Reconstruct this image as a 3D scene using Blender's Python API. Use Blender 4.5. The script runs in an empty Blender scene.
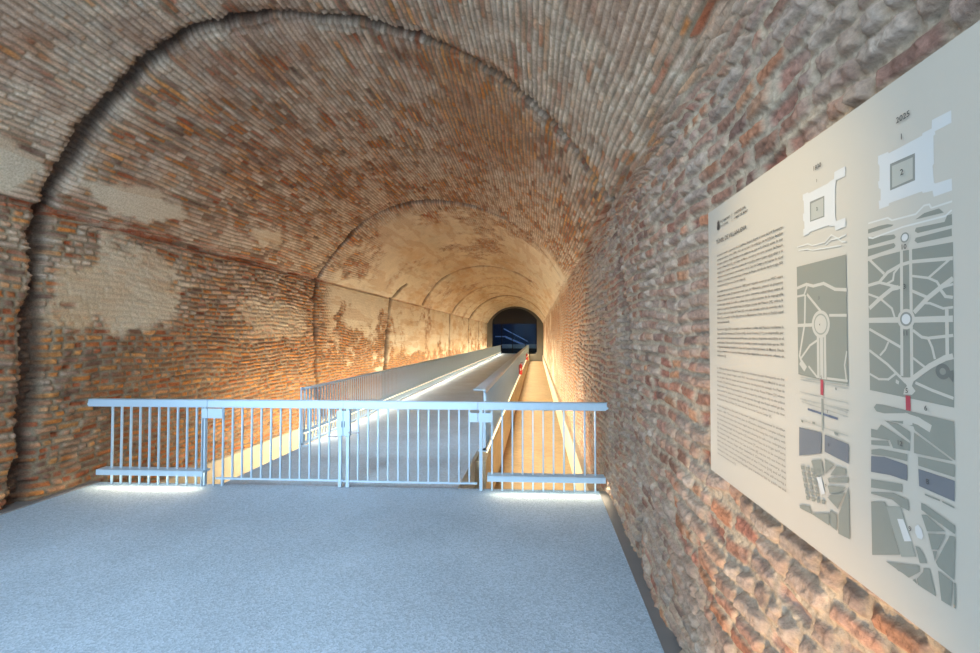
SKY=5.9; LEDW=24; LEDC=160; LEDF=6.5; SP1=270; SP2=210; CHB=130; COOL=110; COOLS=2200; EXPO=0.0; QUAL=1
import bpy, bmesh, math, random
import numpy as np
C = bpy.context.scene.collection
PI = math.pi
random.seed(4)

# ------------------------------------------------------------------ helpers
def nodes_of(m):
    m.use_nodes = True
    nt = m.node_tree
    return nt, nt.nodes, nt.links, nt.nodes['Principled BSDF']

def mat(name, col, rough=.6, metal=0., noise=0., scale=40., bump=0., bscale=120., emit=None, es=0.):
    m = bpy.data.materials.new(name)
    nt, N, L, b = nodes_of(m)
    b.inputs['Roughness'].default_value = rough
    b.inputs['Metallic'].default_value = metal
    tc = N.new('ShaderNodeTexCoord')
    n = N.new('ShaderNodeTexNoise'); n.inputs['Scale'].default_value = scale; n.inputs['Detail'].default_value = 6
    L.new(tc.outputs['Object'], n.inputs['Vector'])
    mr = N.new('ShaderNodeMapRange'); mr.inputs['To Min'].default_value = 1 - noise; mr.inputs['To Max'].default_value = 1 + noise
    L.new(n.outputs['Fac'], mr.inputs['Value'])
    mx = N.new('ShaderNodeVectorMath'); mx.operation = 'SCALE'
    mx.inputs[0].default_value = col[:3]
    L.new(mr.outputs[0], mx.inputs['Scale'])
    L.new(mx.outputs[0], b.inputs['Base Color'])
    if bump:
        n2 = N.new('ShaderNodeTexNoise'); n2.inputs['Scale'].default_value = bscale; n2.inputs['Detail'].default_value = 5
        L.new(tc.outputs['Object'], n2.inputs['Vector'])
        bp = N.new('ShaderNodeBump'); bp.inputs['Strength'].default_value = bump; bp.inputs['Distance'].default_value = .01
        L.new(n2.outputs['Fac'], bp.inputs['Height']); L.new(bp.outputs[0], b.inputs['Normal'])
    if emit:
        b.inputs['Emission Color'].default_value = (*emit, 1); b.inputs['Emission Strength'].default_value = es
    return m

class MB:
    def __init__(s): s.v = []; s.f = []
    def box(s, x0, x1, y0, y1, z0, z1):
        b = len(s.v)
        s.v += [(x0,y0,z0),(x1,y0,z0),(x1,y1,z0),(x0,y1,z0),(x0,y0,z1),(x1,y0,z1),(x1,y1,z1),(x0,y1,z1)]
        s.f += [[b+i for i in q] for q in ((0,3,2,1),(4,5,6,7),(0,1,5,4),(1,2,6,5),(2,3,7,6),(3,0,4,7))]
        return s
    def prism(s, pts, y0, y1, axis='y'):
        """pts = outline (a,b) extruded along an axis; y: (x,z), x: (y,z), z: (x,y)"""
        b = len(s.v); n = len(pts)
        for t in (y0, y1):
            for p in pts:
                s.v.append({'y': (p[0], t, p[1]), 'x': (t, p[0], p[1]), 'z': (p[0], p[1], t)}[axis])
        s.f.append([b+i for i in range(n)][::-1]); s.f.append([b+n+i for i in range(n)])
        for i in range(n):
            j = (i+1) % n
            s.f.append([b+i, b+j, b+n+j, b+n+i])
        return s
    def cyl(s, p0, p1, r, n=12, r1=None):
        r1 = r if r1 is None else r1
        p0 = np.array(p0, float); p1 = np.array(p1, float); d = p1-p0; d /= np.linalg.norm(d)
        a = np.cross(d, (0,0,1) if abs(d[2]) < .9 else (1,0,0)); a /= np.linalg.norm(a); c = np.cross(d, a)
        b = len(s.v)
        for p, rr in ((p0, r), (p1, r1)):
            for i in range(n):
                t = 2*PI*i/n
                s.v.append(tuple(p + a*rr*math.cos(t) + c*rr*math.sin(t)))
        s.f.append([b+i for i in range(n)][::-1]); s.f.append([b+n+i for i in range(n)])
        for i in range(n):
            j = (i+1) % n
            s.f.append([b+i, b+j, b+n+j, b+n+i])
        return s
    def lathe(s, prof, c=(0,0), n=20):
        b = len(s.v); m = len(prof)
        for r, z in prof:
            for i in range(n):
                t = 2*PI*i/n
                s.v.append((c[0]+r*math.cos(t), c[1]+r*math.sin(t), z))
        for k in range(m-1):
            for i in range(n):
                j = (i+1) % n
                s.f.append([b+k*n+i, b+k*n+j, b+(k+1)*n+j, b+(k+1)*n+i])
        s.f.append([b+i for i in range(n)][::-1]); s.f.append([b+(m-1)*n+i for i in range(n)])
        return s
    def build(s, name, m, parent=None, bevel=0, smooth=False):
        me = bpy.data.meshes.new(name); me.from_pydata(s.v, [], s.f); me.update()
        bm = bmesh.new(); bm.from_mesh(me); bmesh.ops.recalc_face_normals(bm, faces=bm.faces); bm.to_mesh(me); bm.free()
        if smooth: me.polygons.foreach_set('use_smooth', [True]*len(me.polygons))
        o = bpy.data.objects.new(name, me); C.objects.link(o); me.materials.append(m)
        if parent: o.parent = parent
        if bevel:
            bv = o.modifiers.new('bevel', 'BEVEL'); bv.width = bevel; bv.segments = 2; bv.limit_method = 'ANGLE'
        return o

def thing(name, label, cat, loc=(0,0,0), rz=0, group=None):
    o = bpy.data.objects.new(name, None); C.objects.link(o)
    o.location = loc; o.rotation_euler = (0,0,rz); o.empty_display_size = .2
    o['label'] = label; o['category'] = cat
    if group: o['group'] = group
    return o
def struct(o, label=None):
    o['kind'] = 'structure'
    if label: o['label'] = label
    return o

# ------------------------------------------------------------------ numpy noise
def h2(i, j, seed):
    n = (i.astype(np.int64)*374761393 + j.astype(np.int64)*668265263 + seed*1442695041) & 0xffffffff
    n = ((n ^ (n >> 13))*1274126177) & 0xffffffff
    n = ((n ^ (n >> 16))*2246822519) & 0xffffffff
    return ((n ^ (n >> 15)) & 0xffffff).astype(np.float32)/16777216.
def vn(x, y, seed=0):
    xi = np.floor(x); yi = np.floor(y); fx = (x-xi).astype(np.float32); fy = (y-yi).astype(np.float32)
    xi = xi.astype(np.int64); yi = yi.astype(np.int64)
    fx = fx*fx*(3-2*fx); fy = fy*fy*(3-2*fy)
    a = h2(xi,yi,seed); b = h2(xi+1,yi,seed); c = h2(xi,yi+1,seed); d = h2(xi+1,yi+1,seed)
    return (a+(b-a)*fx)*(1-fy)+(c+(d-c)*fx)*fy
def fbm(x, y, seed=0, o=3):
    s = 0; a = .5; t = 0
    for k in range(o):
        s = s+a*vn(x*2**k+k*17.3, y*2**k-k*9.1, seed+k*7); t += a; a *= .5
    return s/t
def sst(a, b, x):
    t = np.clip((x-a)/(b-a), 0, 1); return t*t*(3-2*t)
def blob(s, y, s0, y0, rs, ry, n, k=1.3):
    d = np.sqrt(((s-s0)/rs)**2+((y-y0)/ry)**2)+(n-.5)*k*2
    return 1-sst(.75, 1.15, d)

# ------------------------------------------------------------------ the tunnel's brick lining
# s runs round the section: 0 foot of right wall, 3.42 right springing, 10.96 left springing, 14.38 foot of left wall
CX, CZ, RR = -2.25, 1.6, 3.415
S1 = 3.42; HA = math.asin(3.05/RR); S2 = S1+2*HA*RR; S3 = S2+3.42
def section(s):
    ang = HA-(s-S1)/RR
    x = np.where(s < S1, .80, np.where(s > S2, -5.30, CX+RR*np.sin(ang)))
    z = np.where(s < S1, s-.30, np.where(s > S2, 3.12-(s-S2), CZ+RR*np.cos(ang)))
    nx = np.where(s < S1, -1., np.where(s > S2, 1., -np.sin(ang)))
    nz = np.where((s < S1) | (s > S2), 0., -np.cos(ang))
    return x, z, nx, nz
RING1 = [(-.1,3.5),(.62,3.52),(1.44,3.81),(2.13,4.0),(3.15,4.5),(3.47,4.62),(3.94,4.66),(4.48,4.57),(5.15,4.48),(5.63,4.37),(6.17,4.33),(6.8,4.23),(7.34,4.17),(7.94,4.03),(8.3,3.99),(8.81,4.03),(9.65,4.11),(10.47,4.14),(11,4.12),(11.95,4.09),(13.53,4.06),(14.02,3.98),(14.5,3.96)]
RING2 = [(3.43,11.5),(4.01,11.4),(4.41,11.1),(5.38,10.54),(6.03,10.46),(6.89,10.33),(7.35,10.18),(8.73,9.93),(9.77,10.1),(10.93,10.1),(11.47,9.96),(12.43,10.05),(13.65,10.15),(14.4,10.5)]
RING3 = [(4.91,20.0),(6.77,19.9),(8.0,19.5),(9.33,19.3),(10.9,19.7)]
CRACK = [(10.2,15.95),(10.45,15.75),(11.09,15.41),(12.44,15.07),(13.52,14.9),(14.4,14.8)]
RING4 = [(3.5,28.6),(6.41,28.6),(7.43,27.1),(8.54,26.5),(10,26.6),(11.03,26.5),(14.4,26.4)]
RING5 = [(3.5,34.5),(14.4,34)]
RING6 = [(3.5,40.5),(14.4,40)]
def groove(s, y, ring, w, depth, seed, jit=.05):
    xs = np.array([p[0] for p in ring]); ys = np.array([p[1] for p in ring])
    yr = np.interp(s, xs, ys)+(fbm(s*3.1, s*0+1.7, seed, 3)-.5)*jit*2+(h2(np.floor(s/.066).astype(np.int64), np.zeros_like(s).astype(np.int64), seed)-.5)*.035
    inside = (s >= xs[0]) & (s <= xs[-1])
    ww = w*(.55+.9*vn(s*2.3, s*0, seed+3))
    return np.where(inside, (1-sst(.7, 1., np.abs(y-yr)/ww)), 0)*depth

def lining(s, y):
    """height towards the tunnel's axis (m) and the masonry's own colour"""
    wallR = 1-sst(S1-.25, S1+.15, s); wallL = sst(S2-.1, S2+.1, s); wall = wallR+wallL; vault = 1-wall
    near = 1-sst(3, 9, y)
    big = fbm(s*.9, y*.7, 11, 3); mid = fbm(s*3.3, y*2.6, 23, 3); fine = fbm(s*13, y*9, 31, 3); vf = fbm(s*42, y*33, 37, 3)
    # warped brick grid
    rough = .62+.38*wall
    sw = s+(fbm(s*1.1, y*.8, 41, 2)-.5)*.16*rough+(fbm(s*5, y*3.5, 43, 2)-.5)*(.030+.022*wallR)*rough
    yw = y+(fbm(s*9, y*4, 47, 2)-.5)*.05*rough
    H = np.where(s > S1-.02, np.where(s > S2, .074, .060), .078)
    r = np.floor(sw/H); fr = sw/H-r
    Lb = .265-.05*wall-.02*wallR
    off = h2(r.astype(np.int64), r.astype(np.int64)*0+3, 5)*.9
    uu = yw/Lb+off; c = np.floor(uu); fc = uu-c
    ri = r.astype(np.int64); ci = c.astype(np.int64)
    # headers: split some bricks in two
    split = h2(ri, ci, 6) < (.28+.15*wallL-.08*wallR)
    half = np.floor(fc*2); Lc = np.where(split, Lb*.5, Lb)
    fc = np.where(split, fc*2-half, fc); ci = ci*2+np.where(split, half, 0).astype(np.int64)
    rnd = h2(ri, ci, 8); rnd2 = h2(ri, ci, 9); rnd3 = h2(ri, ci, 10)
    ds = np.minimum(fr, 1-fr)*H; dy = np.minimum(fc, 1-fc)*Lc
    mw = .003+.008*fine+.003*rnd3*wall
    d = np.minimum(ds, dy+.002)-mw
    brs = sst(0, .009+.004*wall, ds-mw); bry = sst(0, .009+.012*wall, dy-mw+.002)
    br = brs*(1-(1-bry)*(1-.10*wallR-.4*vault*np.clip(.3+mid,0,1)))
    prof = br*(.013+.012*wall*mid)+ sst(0,.026,d)*.004*wall
    prot = (rnd-.5)*(.012+.009*wall)*br
    gone = (rnd2 > .965-.035*wall-.04*wallL) & (s > 0)
    prot = prot-np.where(gone, (.016+.022*wall)*br, 0)
    tilt = (fc-.5)*(rnd3-.5)*.007*br*wall+(fr-.5)*(rnd2-.5)*.008*br*wall
    lump = (fine-.5)*(.011+.007*wall)+(vf-.5)*(.003+.013*wall)+(mid-.5)*(.018*wall+.045*wallL*sst(11.6,12.4,s))+(fbm(s*9, y*8, 133, 2)-.5)*.03*wallL*sst(11.4,12.4,s)
    h = prof+prot+tilt+lump
    # render coat (smooth plaster) and whitish bloom
    P = np.zeros_like(s)
    pn = .6*fbm(s*2.2, y*1.6, 53, 4)+.4*fbm(s*7, y*5, 54, 4); pn2 = fbm(s*.8, y*.45, 59, 3)
    P = np.maximum(P, blob(s, y, 11.72, 5.15, .55, .85, pn)*.80)
    P = np.maximum(P, blob(s, y, 10.55, 4.9, .22, .62, pn)*.95)
    P = np.maximum(P, blob(s, y, 10.72, 3.55, .28, .38, pn)*.95)
    P = np.maximum(P, blob(s, y, 10.4, 7.6, .22, .5, pn)*.8)
    P = np.maximum(P, blob(s, y, 12.0, 8.3, .35, 1.1, pn)*.5)
    farv = sst(10.1, 10.9, y)*(1-wall)
    P = np.maximum(P, farv*sst(.36-.12*sst(12,22,y), .50-.10*sst(12,22,y), pn2*.55+pn*.45))
    P = np.maximum(P, wallL*sst(10.2, 11, y)*sst(.42, .52, pn*.55+pn2*.45-.09*(s-S2-1.2)+.10*sst(14,30,y)))
    P = np.maximum(P, wallR*sst(9, 24, y)*sst(.45, .6, pn*.5+pn2*.5))
    P = np.clip(P, 0, 1)
    h = h*(1-.65*wallR*sst(4.5,11,y))
    h = h*(1-.85*P)+P*((fine-.5)*.004+.012)
    # ledges at the springings and open joints between the vault's rings
    led = lambda a, w: 1-sst(.5, 1, np.abs(s-a+(mid-.5)*.03)/w)
    h = h-led(S2, .035)*.045*(.5+mid)-led(S1+.02, .04)*.05*sst(3.5,4.5,y)*(.4+mid)
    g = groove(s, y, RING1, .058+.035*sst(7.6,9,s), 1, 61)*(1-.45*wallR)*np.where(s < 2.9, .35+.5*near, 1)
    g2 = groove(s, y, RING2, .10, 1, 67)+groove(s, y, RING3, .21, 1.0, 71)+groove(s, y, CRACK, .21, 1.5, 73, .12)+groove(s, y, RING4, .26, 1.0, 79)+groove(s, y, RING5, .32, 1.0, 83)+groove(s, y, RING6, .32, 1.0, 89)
    h = h-g*.12-g2*.12
    # worn arrises beside the first ring
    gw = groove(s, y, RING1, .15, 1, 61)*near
    h = h-gw*.02*(.4+1.2*mid)

    # second ring of vaulting steps a little lower
    h = h+vault*(sst(4.15, 4.4, y)*.015+.05*sst(10.2, 10.5, y)+.04*sst(20, 20.2, y)-.05*sst(26.9, 27.1, y)+.05*sst(34.2,34.4,y)-.04*sst(40.2,40.4,y))
    h = h+wallL*(big-.5)*.05+wallR*(big-.5)*.05
    h = h+(fbm(s*85, y*70, 141, 2)-.5)*.011*wallR*(1-sst(2.5,5,y))*(1-P)
    rec = wallR*(1-sst(2.0,2.5,y))*sst(1.05,1.45,s)
    h = h-rec*.045
    h = np.where(s < S1-.3, np.minimum(h, .060-.05*rec), h)
    # ---- colour
    pal = np.array([(.41,.17,.068),(.32,.125,.06),(.255,.125,.07),(.175,.10,.072),(.45,.225,.10),(.35,.19,.115),(.30,.105,.058)], np.float32)
    bc = pal[np.clip((rnd2*7).astype(int), 0, 6)]
    redr = (led(S2-.02, .12)+led(S1+.02, .10)*sst(3.5,4.5,y))[..., None]
    bc = bc*(1-.6*redr)+np.array((.30,.075,.04))*.6*redr
    mv = (.55*wallR*(1-sst(5,10,y)))[..., None]; bc = bc*(1-mv)+np.array((.235,.15,.13))*mv
    bc = bc*((.6+.8*vf)*(.75+.5*rnd3))[..., None]
    mort = (np.array((.37,.30,.21), np.float32)-np.array((.19,.16,.115), np.float32)*np.clip(vault+.75*wallL, 0, 1)[..., None])*(.7+.6*fine)[..., None]+np.array((-.02,-.01,.012))*wallR[..., None]
    greym = np.array((.52,.44,.35), np.float32)
    col = mort*(1-br[..., None])+bc*br[..., None]
    # mortar and lime bloom coating many of the faces
    q = np.clip((fbm(s*6, y*3.0, 113, 3)-.5)*1.9+.5, 0, 1)*.40+rnd*.42+np.clip((fbm(s*1.5, y*1.1, 127, 2)-.5)*2+.5, 0, 1)*.18
    cover = vault*(.50+.14*(1-sst(4.0, 4.6, y))+.05*sst(8, 10, y))+wallL*(.34-.14*sst(11.8, 12.6, s))+wallR*(.47-.10*sst(5, 12, y))
    film = sst(1-cover-.26, 1-cover+.24, q)*.86
    film = film*(.80+.4*fine)*(.30+.70*br)
    film = np.clip(film, 0, .92)
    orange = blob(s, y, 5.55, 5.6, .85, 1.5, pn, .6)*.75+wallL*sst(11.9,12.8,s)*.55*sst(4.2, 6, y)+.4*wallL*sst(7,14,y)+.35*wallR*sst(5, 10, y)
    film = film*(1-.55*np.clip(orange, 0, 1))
    fc_ = (greym*(1-wallR[..., None]*.0)+np.array((-.19,-.16,-.115))*wallR[..., None])*(.65+.7*fine)[..., None]
    col = col*(1-film[..., None])+fc_*film[..., None]
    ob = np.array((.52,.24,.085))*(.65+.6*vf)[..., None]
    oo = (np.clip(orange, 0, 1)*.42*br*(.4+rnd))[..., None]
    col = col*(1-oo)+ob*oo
    # darker reddish patches on the near vault
    dk = (sst(.55,.68,fbm(s*1.6, y*1.1, 97, 3))*vault*near*.35)[..., None]
    col = col*(1-dk)+np.array((.22,.10,.06))*dk
    pc = np.array((.58,.51,.39), np.float32)*(.80+.35*pn)[..., None]
    pb = sst(.5,.75,fbm(s*1.3, y*.5, 101, 4))[..., None]*.5
    pc = pc*(1-pb)+np.array((.44,.27,.13))*pb
    pw = (vault*near)[..., None]*.5
    pc = pc*(1-pw)+np.array((.42,.38,.31))*pw
    st = (sst(.55,.62,fbm(s*5, y*.9, 103, 3))*.3)[..., None]
    pc = pc*(1-st)+np.array((.36,.20,.10))*st
    col = col*(1-P[..., None])+pc*P[..., None]
    # shade inside the open joints, put into the masonry's colour
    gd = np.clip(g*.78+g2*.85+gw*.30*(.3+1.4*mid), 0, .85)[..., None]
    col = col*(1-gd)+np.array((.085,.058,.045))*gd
    return h, np.clip(col, .02, .9)

def brick_material():
    m = bpy.data.materials.new('old_brick_masonry')
    nt, N, L, b = nodes_of(m)
    b.inputs['Roughness'].default_value = .88
    b.inputs['Specular IOR Level'].default_value = .3
    at = N.new('ShaderNodeAttribute'); at.attribute_name = 'masonry'
    tc = N.new('ShaderNodeTexCoord')
    n = N.new('ShaderNodeTexNoise'); n.inputs['Scale'].default_value = 55; n.inputs['Detail'].default_value = 8; n.inputs['Roughness'].default_value = .7
    L.new(tc.outputs['Object'], n.inputs['Vector'])
    mr = N.new('ShaderNodeMapRange'); mr.inputs['From Min'].default_value = .25; mr.inputs['From Max'].default_value = .75
    mr.inputs['To Min'].default_value = .62; mr.inputs['To Max'].default_value = 1.38
    L.new(n.outputs['Fac'], mr.inputs['Value'])
    mx = N.new('ShaderNodeVectorMath'); mx.operation = 'SCALE'
    L.new(at.outputs['Color'], mx.inputs[0]); L.new(mr.outputs[0], mx.inputs['Scale'])
    hs = N.new('ShaderNodeHueSaturation'); hs.inputs['Saturation'].default_value = SAT; hs.inputs['Value'].default_value = VAL
    L.new(mx.outputs[0], hs.inputs['Color']); L.new(hs.outputs[0], b.inputs['Base Color'])
    n2 = N.new('ShaderNodeTexNoise'); n2.inputs['Scale'].default_value = 38; n2.inputs['Detail'].default_value = 9; n2.inputs['Roughness'].default_value = .72
    L.new(tc.outputs['Object'], n2.inputs['Vector'])
    bp = N.new('ShaderNodeBump'); bp.inputs['Strength'].default_value = .8; bp.inputs['Distance'].default_value = .014
    L.new(n2.outputs['Fac'], bp.inputs['Height']); L.new(bp.outputs[0], b.inputs['Normal'])
    return m
SAT, VAL = 1.1, 1.08
M_BRICK = brick_material()

def steps(*seg):
    out = []
    for a, b, d in seg:
        n = max(1, int(round((b-a)/d))); out += list(np.linspace(a, b, n, endpoint=False))
    out.append(seg[-1][1]); return np.array(out)

def shell(name, ss, yy):
    S, Y = np.meshgrid(ss, yy, indexing='ij')
    h = np.empty(S.shape); col = np.empty(S.shape+(3,), np.float32)
    for i in range(0, len(ss), 64):
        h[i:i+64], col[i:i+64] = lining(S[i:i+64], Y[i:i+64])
    x, z, nx, nz = section(S)
    co = np.stack([x+nx*h, Y, z+nz*h], -1).reshape(-1, 3).astype(np.float32)
    a, b = S.shape
    idx = np.arange(a*b, dtype=np.int32).reshape(a, b)
    q = np.stack([idx[:-1,:-1], idx[:-1,1:], idx[1:,1:], idx[1:,:-1]], -1).reshape(-1, 4)
    me = bpy.data.meshes.new(name)
    me.vertices.add(len(co)); me.vertices.foreach_set('co', co.ravel())
    me.loops.add(q.size); me.loops.foreach_set('vertex_index', q.ravel())
    me.polygons.add(len(q)); me.polygons.foreach_set('loop_start', np.arange(0, q.size, 4, dtype=np.int32))
    me.polygons.foreach_set('use_smooth', np.ones(len(q), bool))
    me.update(calc_edges=True)
    at = me.color_attributes.new('masonry', 'FLOAT_COLOR', 'POINT')
    rgba = np.ones((a*b, 4), np.float32); rgba[:, :3] = col.reshape(-1, 3)
    at.data.foreach_set('color', rgba.ravel())
    me.materials.append(M_BRICK)
    o = bpy.data.objects.new(name, me); C.objects.link(o)
    return struct(o)

YE = 47.4
YB = -2.6
Q = QUAL
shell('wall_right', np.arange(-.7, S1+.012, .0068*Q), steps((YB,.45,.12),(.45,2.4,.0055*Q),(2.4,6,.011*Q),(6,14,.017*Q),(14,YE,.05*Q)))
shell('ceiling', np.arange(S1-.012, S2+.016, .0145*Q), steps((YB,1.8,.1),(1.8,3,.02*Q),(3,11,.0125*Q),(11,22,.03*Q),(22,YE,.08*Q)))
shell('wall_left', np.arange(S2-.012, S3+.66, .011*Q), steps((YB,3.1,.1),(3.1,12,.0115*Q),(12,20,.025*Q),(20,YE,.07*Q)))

# ------------------------------------------------------------------ floors, trench, portal
def concrete(name, col, sp=.25, scale=150., rough=.8, bump=.35):
    m = bpy.data.materials.new(name)
    nt, N, L, b = nodes_of(m)
    b.inputs['Roughness'].default_value = rough
    tc = N.new('ShaderNodeTexCoord')
    v = N.new('ShaderNodeTexVoronoi'); v.inputs['Scale'].default_value = scale
    sx = N.new('ShaderNodeSeparateColor')
    n = N.new('ShaderNodeTexNoise'); n.inputs['Scale'].default_value = 1.1; n.inputs['Detail'].default_value = 6
    L.new(v.outputs['Color'], sx.inputs[0]); L.new(tc.outputs['Object'], v.inputs['Vector']); L.new(tc.outputs['Object'], n.inputs['Vector'])
    a = N.new('ShaderNodeMapRange'); a.inputs['From Min'].default_value = 0; a.inputs['From Max'].default_value = 1; a.inputs['To Min'].default_value = 1-sp; a.inputs['To Max'].default_value = 1+sp
    L.new(sx.outputs[0], a.inputs['Value'])
    a2 = N.new('ShaderNodeMapRange'); a2.inputs['From Min'].default_value = .3; a2.inputs['From Max'].default_value = .7; a2.inputs['To Min'].default_value = .88; a2.inputs['To Max'].default_value = 1.1
    L.new(n.outputs['Fac'], a2.inputs['Value'])
    mu = N.new('ShaderNodeMath'); mu.operation = 'MULTIPLY'; L.new(a.outputs[0], mu.inputs[0]); L.new(a2.outputs[0], mu.inputs[1])
    sc = N.new('ShaderNodeVectorMath'); sc.operation = 'SCALE'; sc.inputs[0].default_value = col
    L.new(mu.outputs[0], sc.inputs['Scale']); L.new(sc.outputs[0], b.inputs['Base Color'])
    bp = N.new('ShaderNodeBump'); bp.inputs['Strength'].default_value = bump; bp.inputs['Distance'].default_value = .006
    L.new(v.outputs['Distance'], bp.inputs['Height']); L.new(bp.outputs[0], b.inputs['Normal'])
    return m
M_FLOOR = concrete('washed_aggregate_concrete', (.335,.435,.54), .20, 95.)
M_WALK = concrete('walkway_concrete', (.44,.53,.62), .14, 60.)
M_TAN = concrete('trench_screed', (.35,.25,.13), .12, 14., .75, .1)
M_CREAM = concrete('cream_render', (.52,.44,.31), .07, 9., .8, .1)
M_STRIP = mat('grey_metal_trim', (.20,.20,.205), .5, .3, .1, 8)
M_STEEL = mat('light_grey_painted_steel', (.47,.63,.77), .4, .1, .04, 20)
M_STEELD = mat('grey_steel_edge', (.30,.31,.34), .45, .3, .05, 20)
M_DARKM = mat('dark_lock_metal', (.05,.05,.055), .4, .6, .1, 30)
M_GLOW = mat('warm_led_diffuser', (.9,.85,.75), .5, 0, 0, 5, emit=(1.,.80,.50), es=2.2)

A0 = (-5.0316, 4.7059); RZ = math.atan2(5.0130-4.7059, .7077+5.0316)
def fy(x): return A0[1]+(x-A0[0])*math.tan(RZ)
struct(MB().prism([(-5.42,YB),(.70,YB),(.70,fy(.7)+.05),(-5.42,fy(-5.42)+.05)], -.97, 0, 'z').build('floor', M_FLOOR), 'pale washed concrete floor of the entrance platform')
struct(MB().prism([(.70,YB),(.83,YB),(.83,fy(.83)+.03),(.70,fy(.7)+.03)], -.97, .006, 'z').build('trim_1', M_STRIP), 'dark grey metal strip between floor and right wall')
struct(MB().prism([(-5.42,YB),(-5.24,YB),(-5.20,fy(-5.2)+.04),(-5.42,fy(-5.42)+.04)], 0.001, .014, 'z').build('trim_2', M_STRIP), 'grey strip along the foot of the left wall')
SL = -.0035
def wz(y): return SL*(y-5)
def slab(x0, x1, y0, y1, zt, zb, name, m):
    b = MB(); n = 12
    ys = [y0+(y1-y0)*i/n for i in range(n+1)]
    for i in range(n):
        pass
    b.prism([(y0, zb), (y1, zb), (y1, zt(y1)), (y0, zt(y0))], x0, x1, 'x')
    return b.build(name, m)
wk = MB(); x0, x1 = -3.70, -.90
for x in (x0, x1):
    for y in (fy(x)+.05, YE): wk.v += [(x, y, -.955), (x, y, wz(y)-.001)]
wk.f += [[0,1,3,2],[4,6,7,5],[0,4,5,1],[2,3,7,6],[1,5,7,3],[0,2,6,4]]
struct(wk.build('walkway', M_WALK), 'raised grey concrete walkway running down the tunnel')
struct(MB().box(-5.45, .95, 4.5, YE, -1.1, -.95).build('trench_floor', M_TAN), 'tan screed floor of the side channels')
struct(slab(-.90, -.74, 6.42, YE, lambda y: -.10+.5*SL*(y-6), -.96, 'trench_curb', M_CREAM), 'cream upstand under the right parapet')
struct(MB().prism([(.70,-.96),(.69,-.34),(.70,-.32),(.95,-.32),(.95,-.96)], fy(.7)+.05, YE, 'y').build('trench_curb', M_CREAM), 'cream plinth along the right brick wall')
struct(MB().prism([(-5.2,-.96),(-5.2,-.31),(-5.22,-.29),(-5.45,-.29),(-5.45,-.96)], fy(-5.2)+.05, YE, 'y').build('trench_curb', M_CREAM), 'cream plinth along the left brick wall')

# portal wall with an arched opening, and the dark room behind it
M_STONE = mat('portal_stone', (.13,.12,.095), .85, 0, .25, 3, .4, 30)
def portal():
    b = MB(); n = 56; c = (-2.32, 1.6)
    rise, hw = 1.29, 2.42; R = (hw*hw+rise*rise)/(2*rise); zc = 4.78-R
    def inner(t):
        dx, dz = math.sin(t), math.cos(t)
        best = None
        k = 0.0
        while True:
            k += .01
            x, z = c[0]+dx*k, c[1]+dz*k
            if abs(x-c[0]) > hw or z < -.2 or (z > 3.48 and (x-c[0])**2+(z-zc)**2 > R*R): return (x, z)
    def outer(t):
        dx, dz = math.sin(t), math.cos(t)
        k = min(3.6/abs(dx) if abs(dx) > 1e-6 else 99, (3.9/dz if dz > 0 else 2.7/-dz) if abs(dz) > 1e-6 else 99)
        return (c[0]+dx*k, c[1]+dz*k)
    base = []
    for y in (YE-.4, YE):
        for f in (inner, outer):
            base.append(len(b.v))
            for i in range(n):
                x, z = f(2*PI*i/n); b.v.append((x, y, z))
    for i in range(n):
        j = (i+1) % n
        i0, o0, i1, o1 = base
        b.f += [[i0+i,i0+j,o0+j,o0+i],[i1+i,o1+i,o1+j,i1+j],[i0+i,i1+i,i1+j,i0+j],[o0+i,o0+j,o1+j,o1+i]]
    return b.build('wall_end', M_STONE)
struct(portal(), 'stone end wall with a dark arched opening')
M_NIGHT = mat('dark_chamber_paint', (.035,.05,.075), .6, 0, .2, 1)
bx = MB()
X0, X1, Y0_, Y1_, Z0_, Z1_ = -5.9, 1.25, YE, YE+8, -.22, 5.3
for q in (((X0,Y1_,Z0_),(X1,Y1_,Z0_),(X1,Y1_,Z1_),(X0,Y1_,Z1_)), ((X0,Y0_,Z0_),(X0,Y1_,Z0_),(X0,Y1_,Z1_),(X0,Y0_,Z1_)), ((X1,Y0_,Z0_),(X1,Y1_,Z0_),(X1,Y1_,Z1_),(X1,Y0_,Z1_)), ((X0,Y0_,Z0_),(X1,Y0_,Z0_),(X1,Y1_,Z0_),(X0,Y1_,Z0_)), ((X0,Y0_,Z1_),(X1,Y0_,Z1_),(X1,Y1_,Z1_),(X0,Y1_,Z1_))):
    k = len(bx.v); bx.v += list(q); bx.f.append([k,k+1,k+2,k+3])
struct(bx.build('wall_chamber', M_NIGHT), 'dark blue chamber beyond the end arch')
M_FRAME = mat('dark_door_frame', (.005,.008,.014), .6, .0, .1, 4)
gl = bpy.data.materials.new('door_glass'); nt, N, L, b = nodes_of(gl)
b.inputs['Base Color'].default_value = (.55,.75,.95,1); b.inputs['Roughness'].default_value = .03; b.inputs['Transmission Weight'].default_value = 1; b.inputs['IOR'].default_value = 1.1
d1 = struct(thing('door_1', 'dark framed glass screen closing the end arch', 'door', (-2.32, YE+.35, -.2))); del d1['category']
fm = MB()
for x in (-2.42, -1.42, -.25, 1.2, 2.38): fm.box(x-.04, x+.04, -.05, .05, 0, 4.95)
for z in (.03, 3.30): fm.box(-2.42, 2.42, -.05, .05, z-.03, z+.06)
fm.build('frame', M_FRAME, d1)
MB().box(-2.45, 2.45, -.02, .02, 3.36, 5.1).build('header_panel', M_FRAME, d1)
MB().box(-2.4, 2.4, -.006, .006, .05, 3.28).build('glass_pane', gl, d1)
bn = thing('ledge', 'pale lit ledge behind the glass screen in the end arch', 'ledge', (-1.9, YE+1.9, -.2))
M_LEDGE = mat('pale_ledge', (.45,.55,.7), .6, 0, .3, 6)
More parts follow.
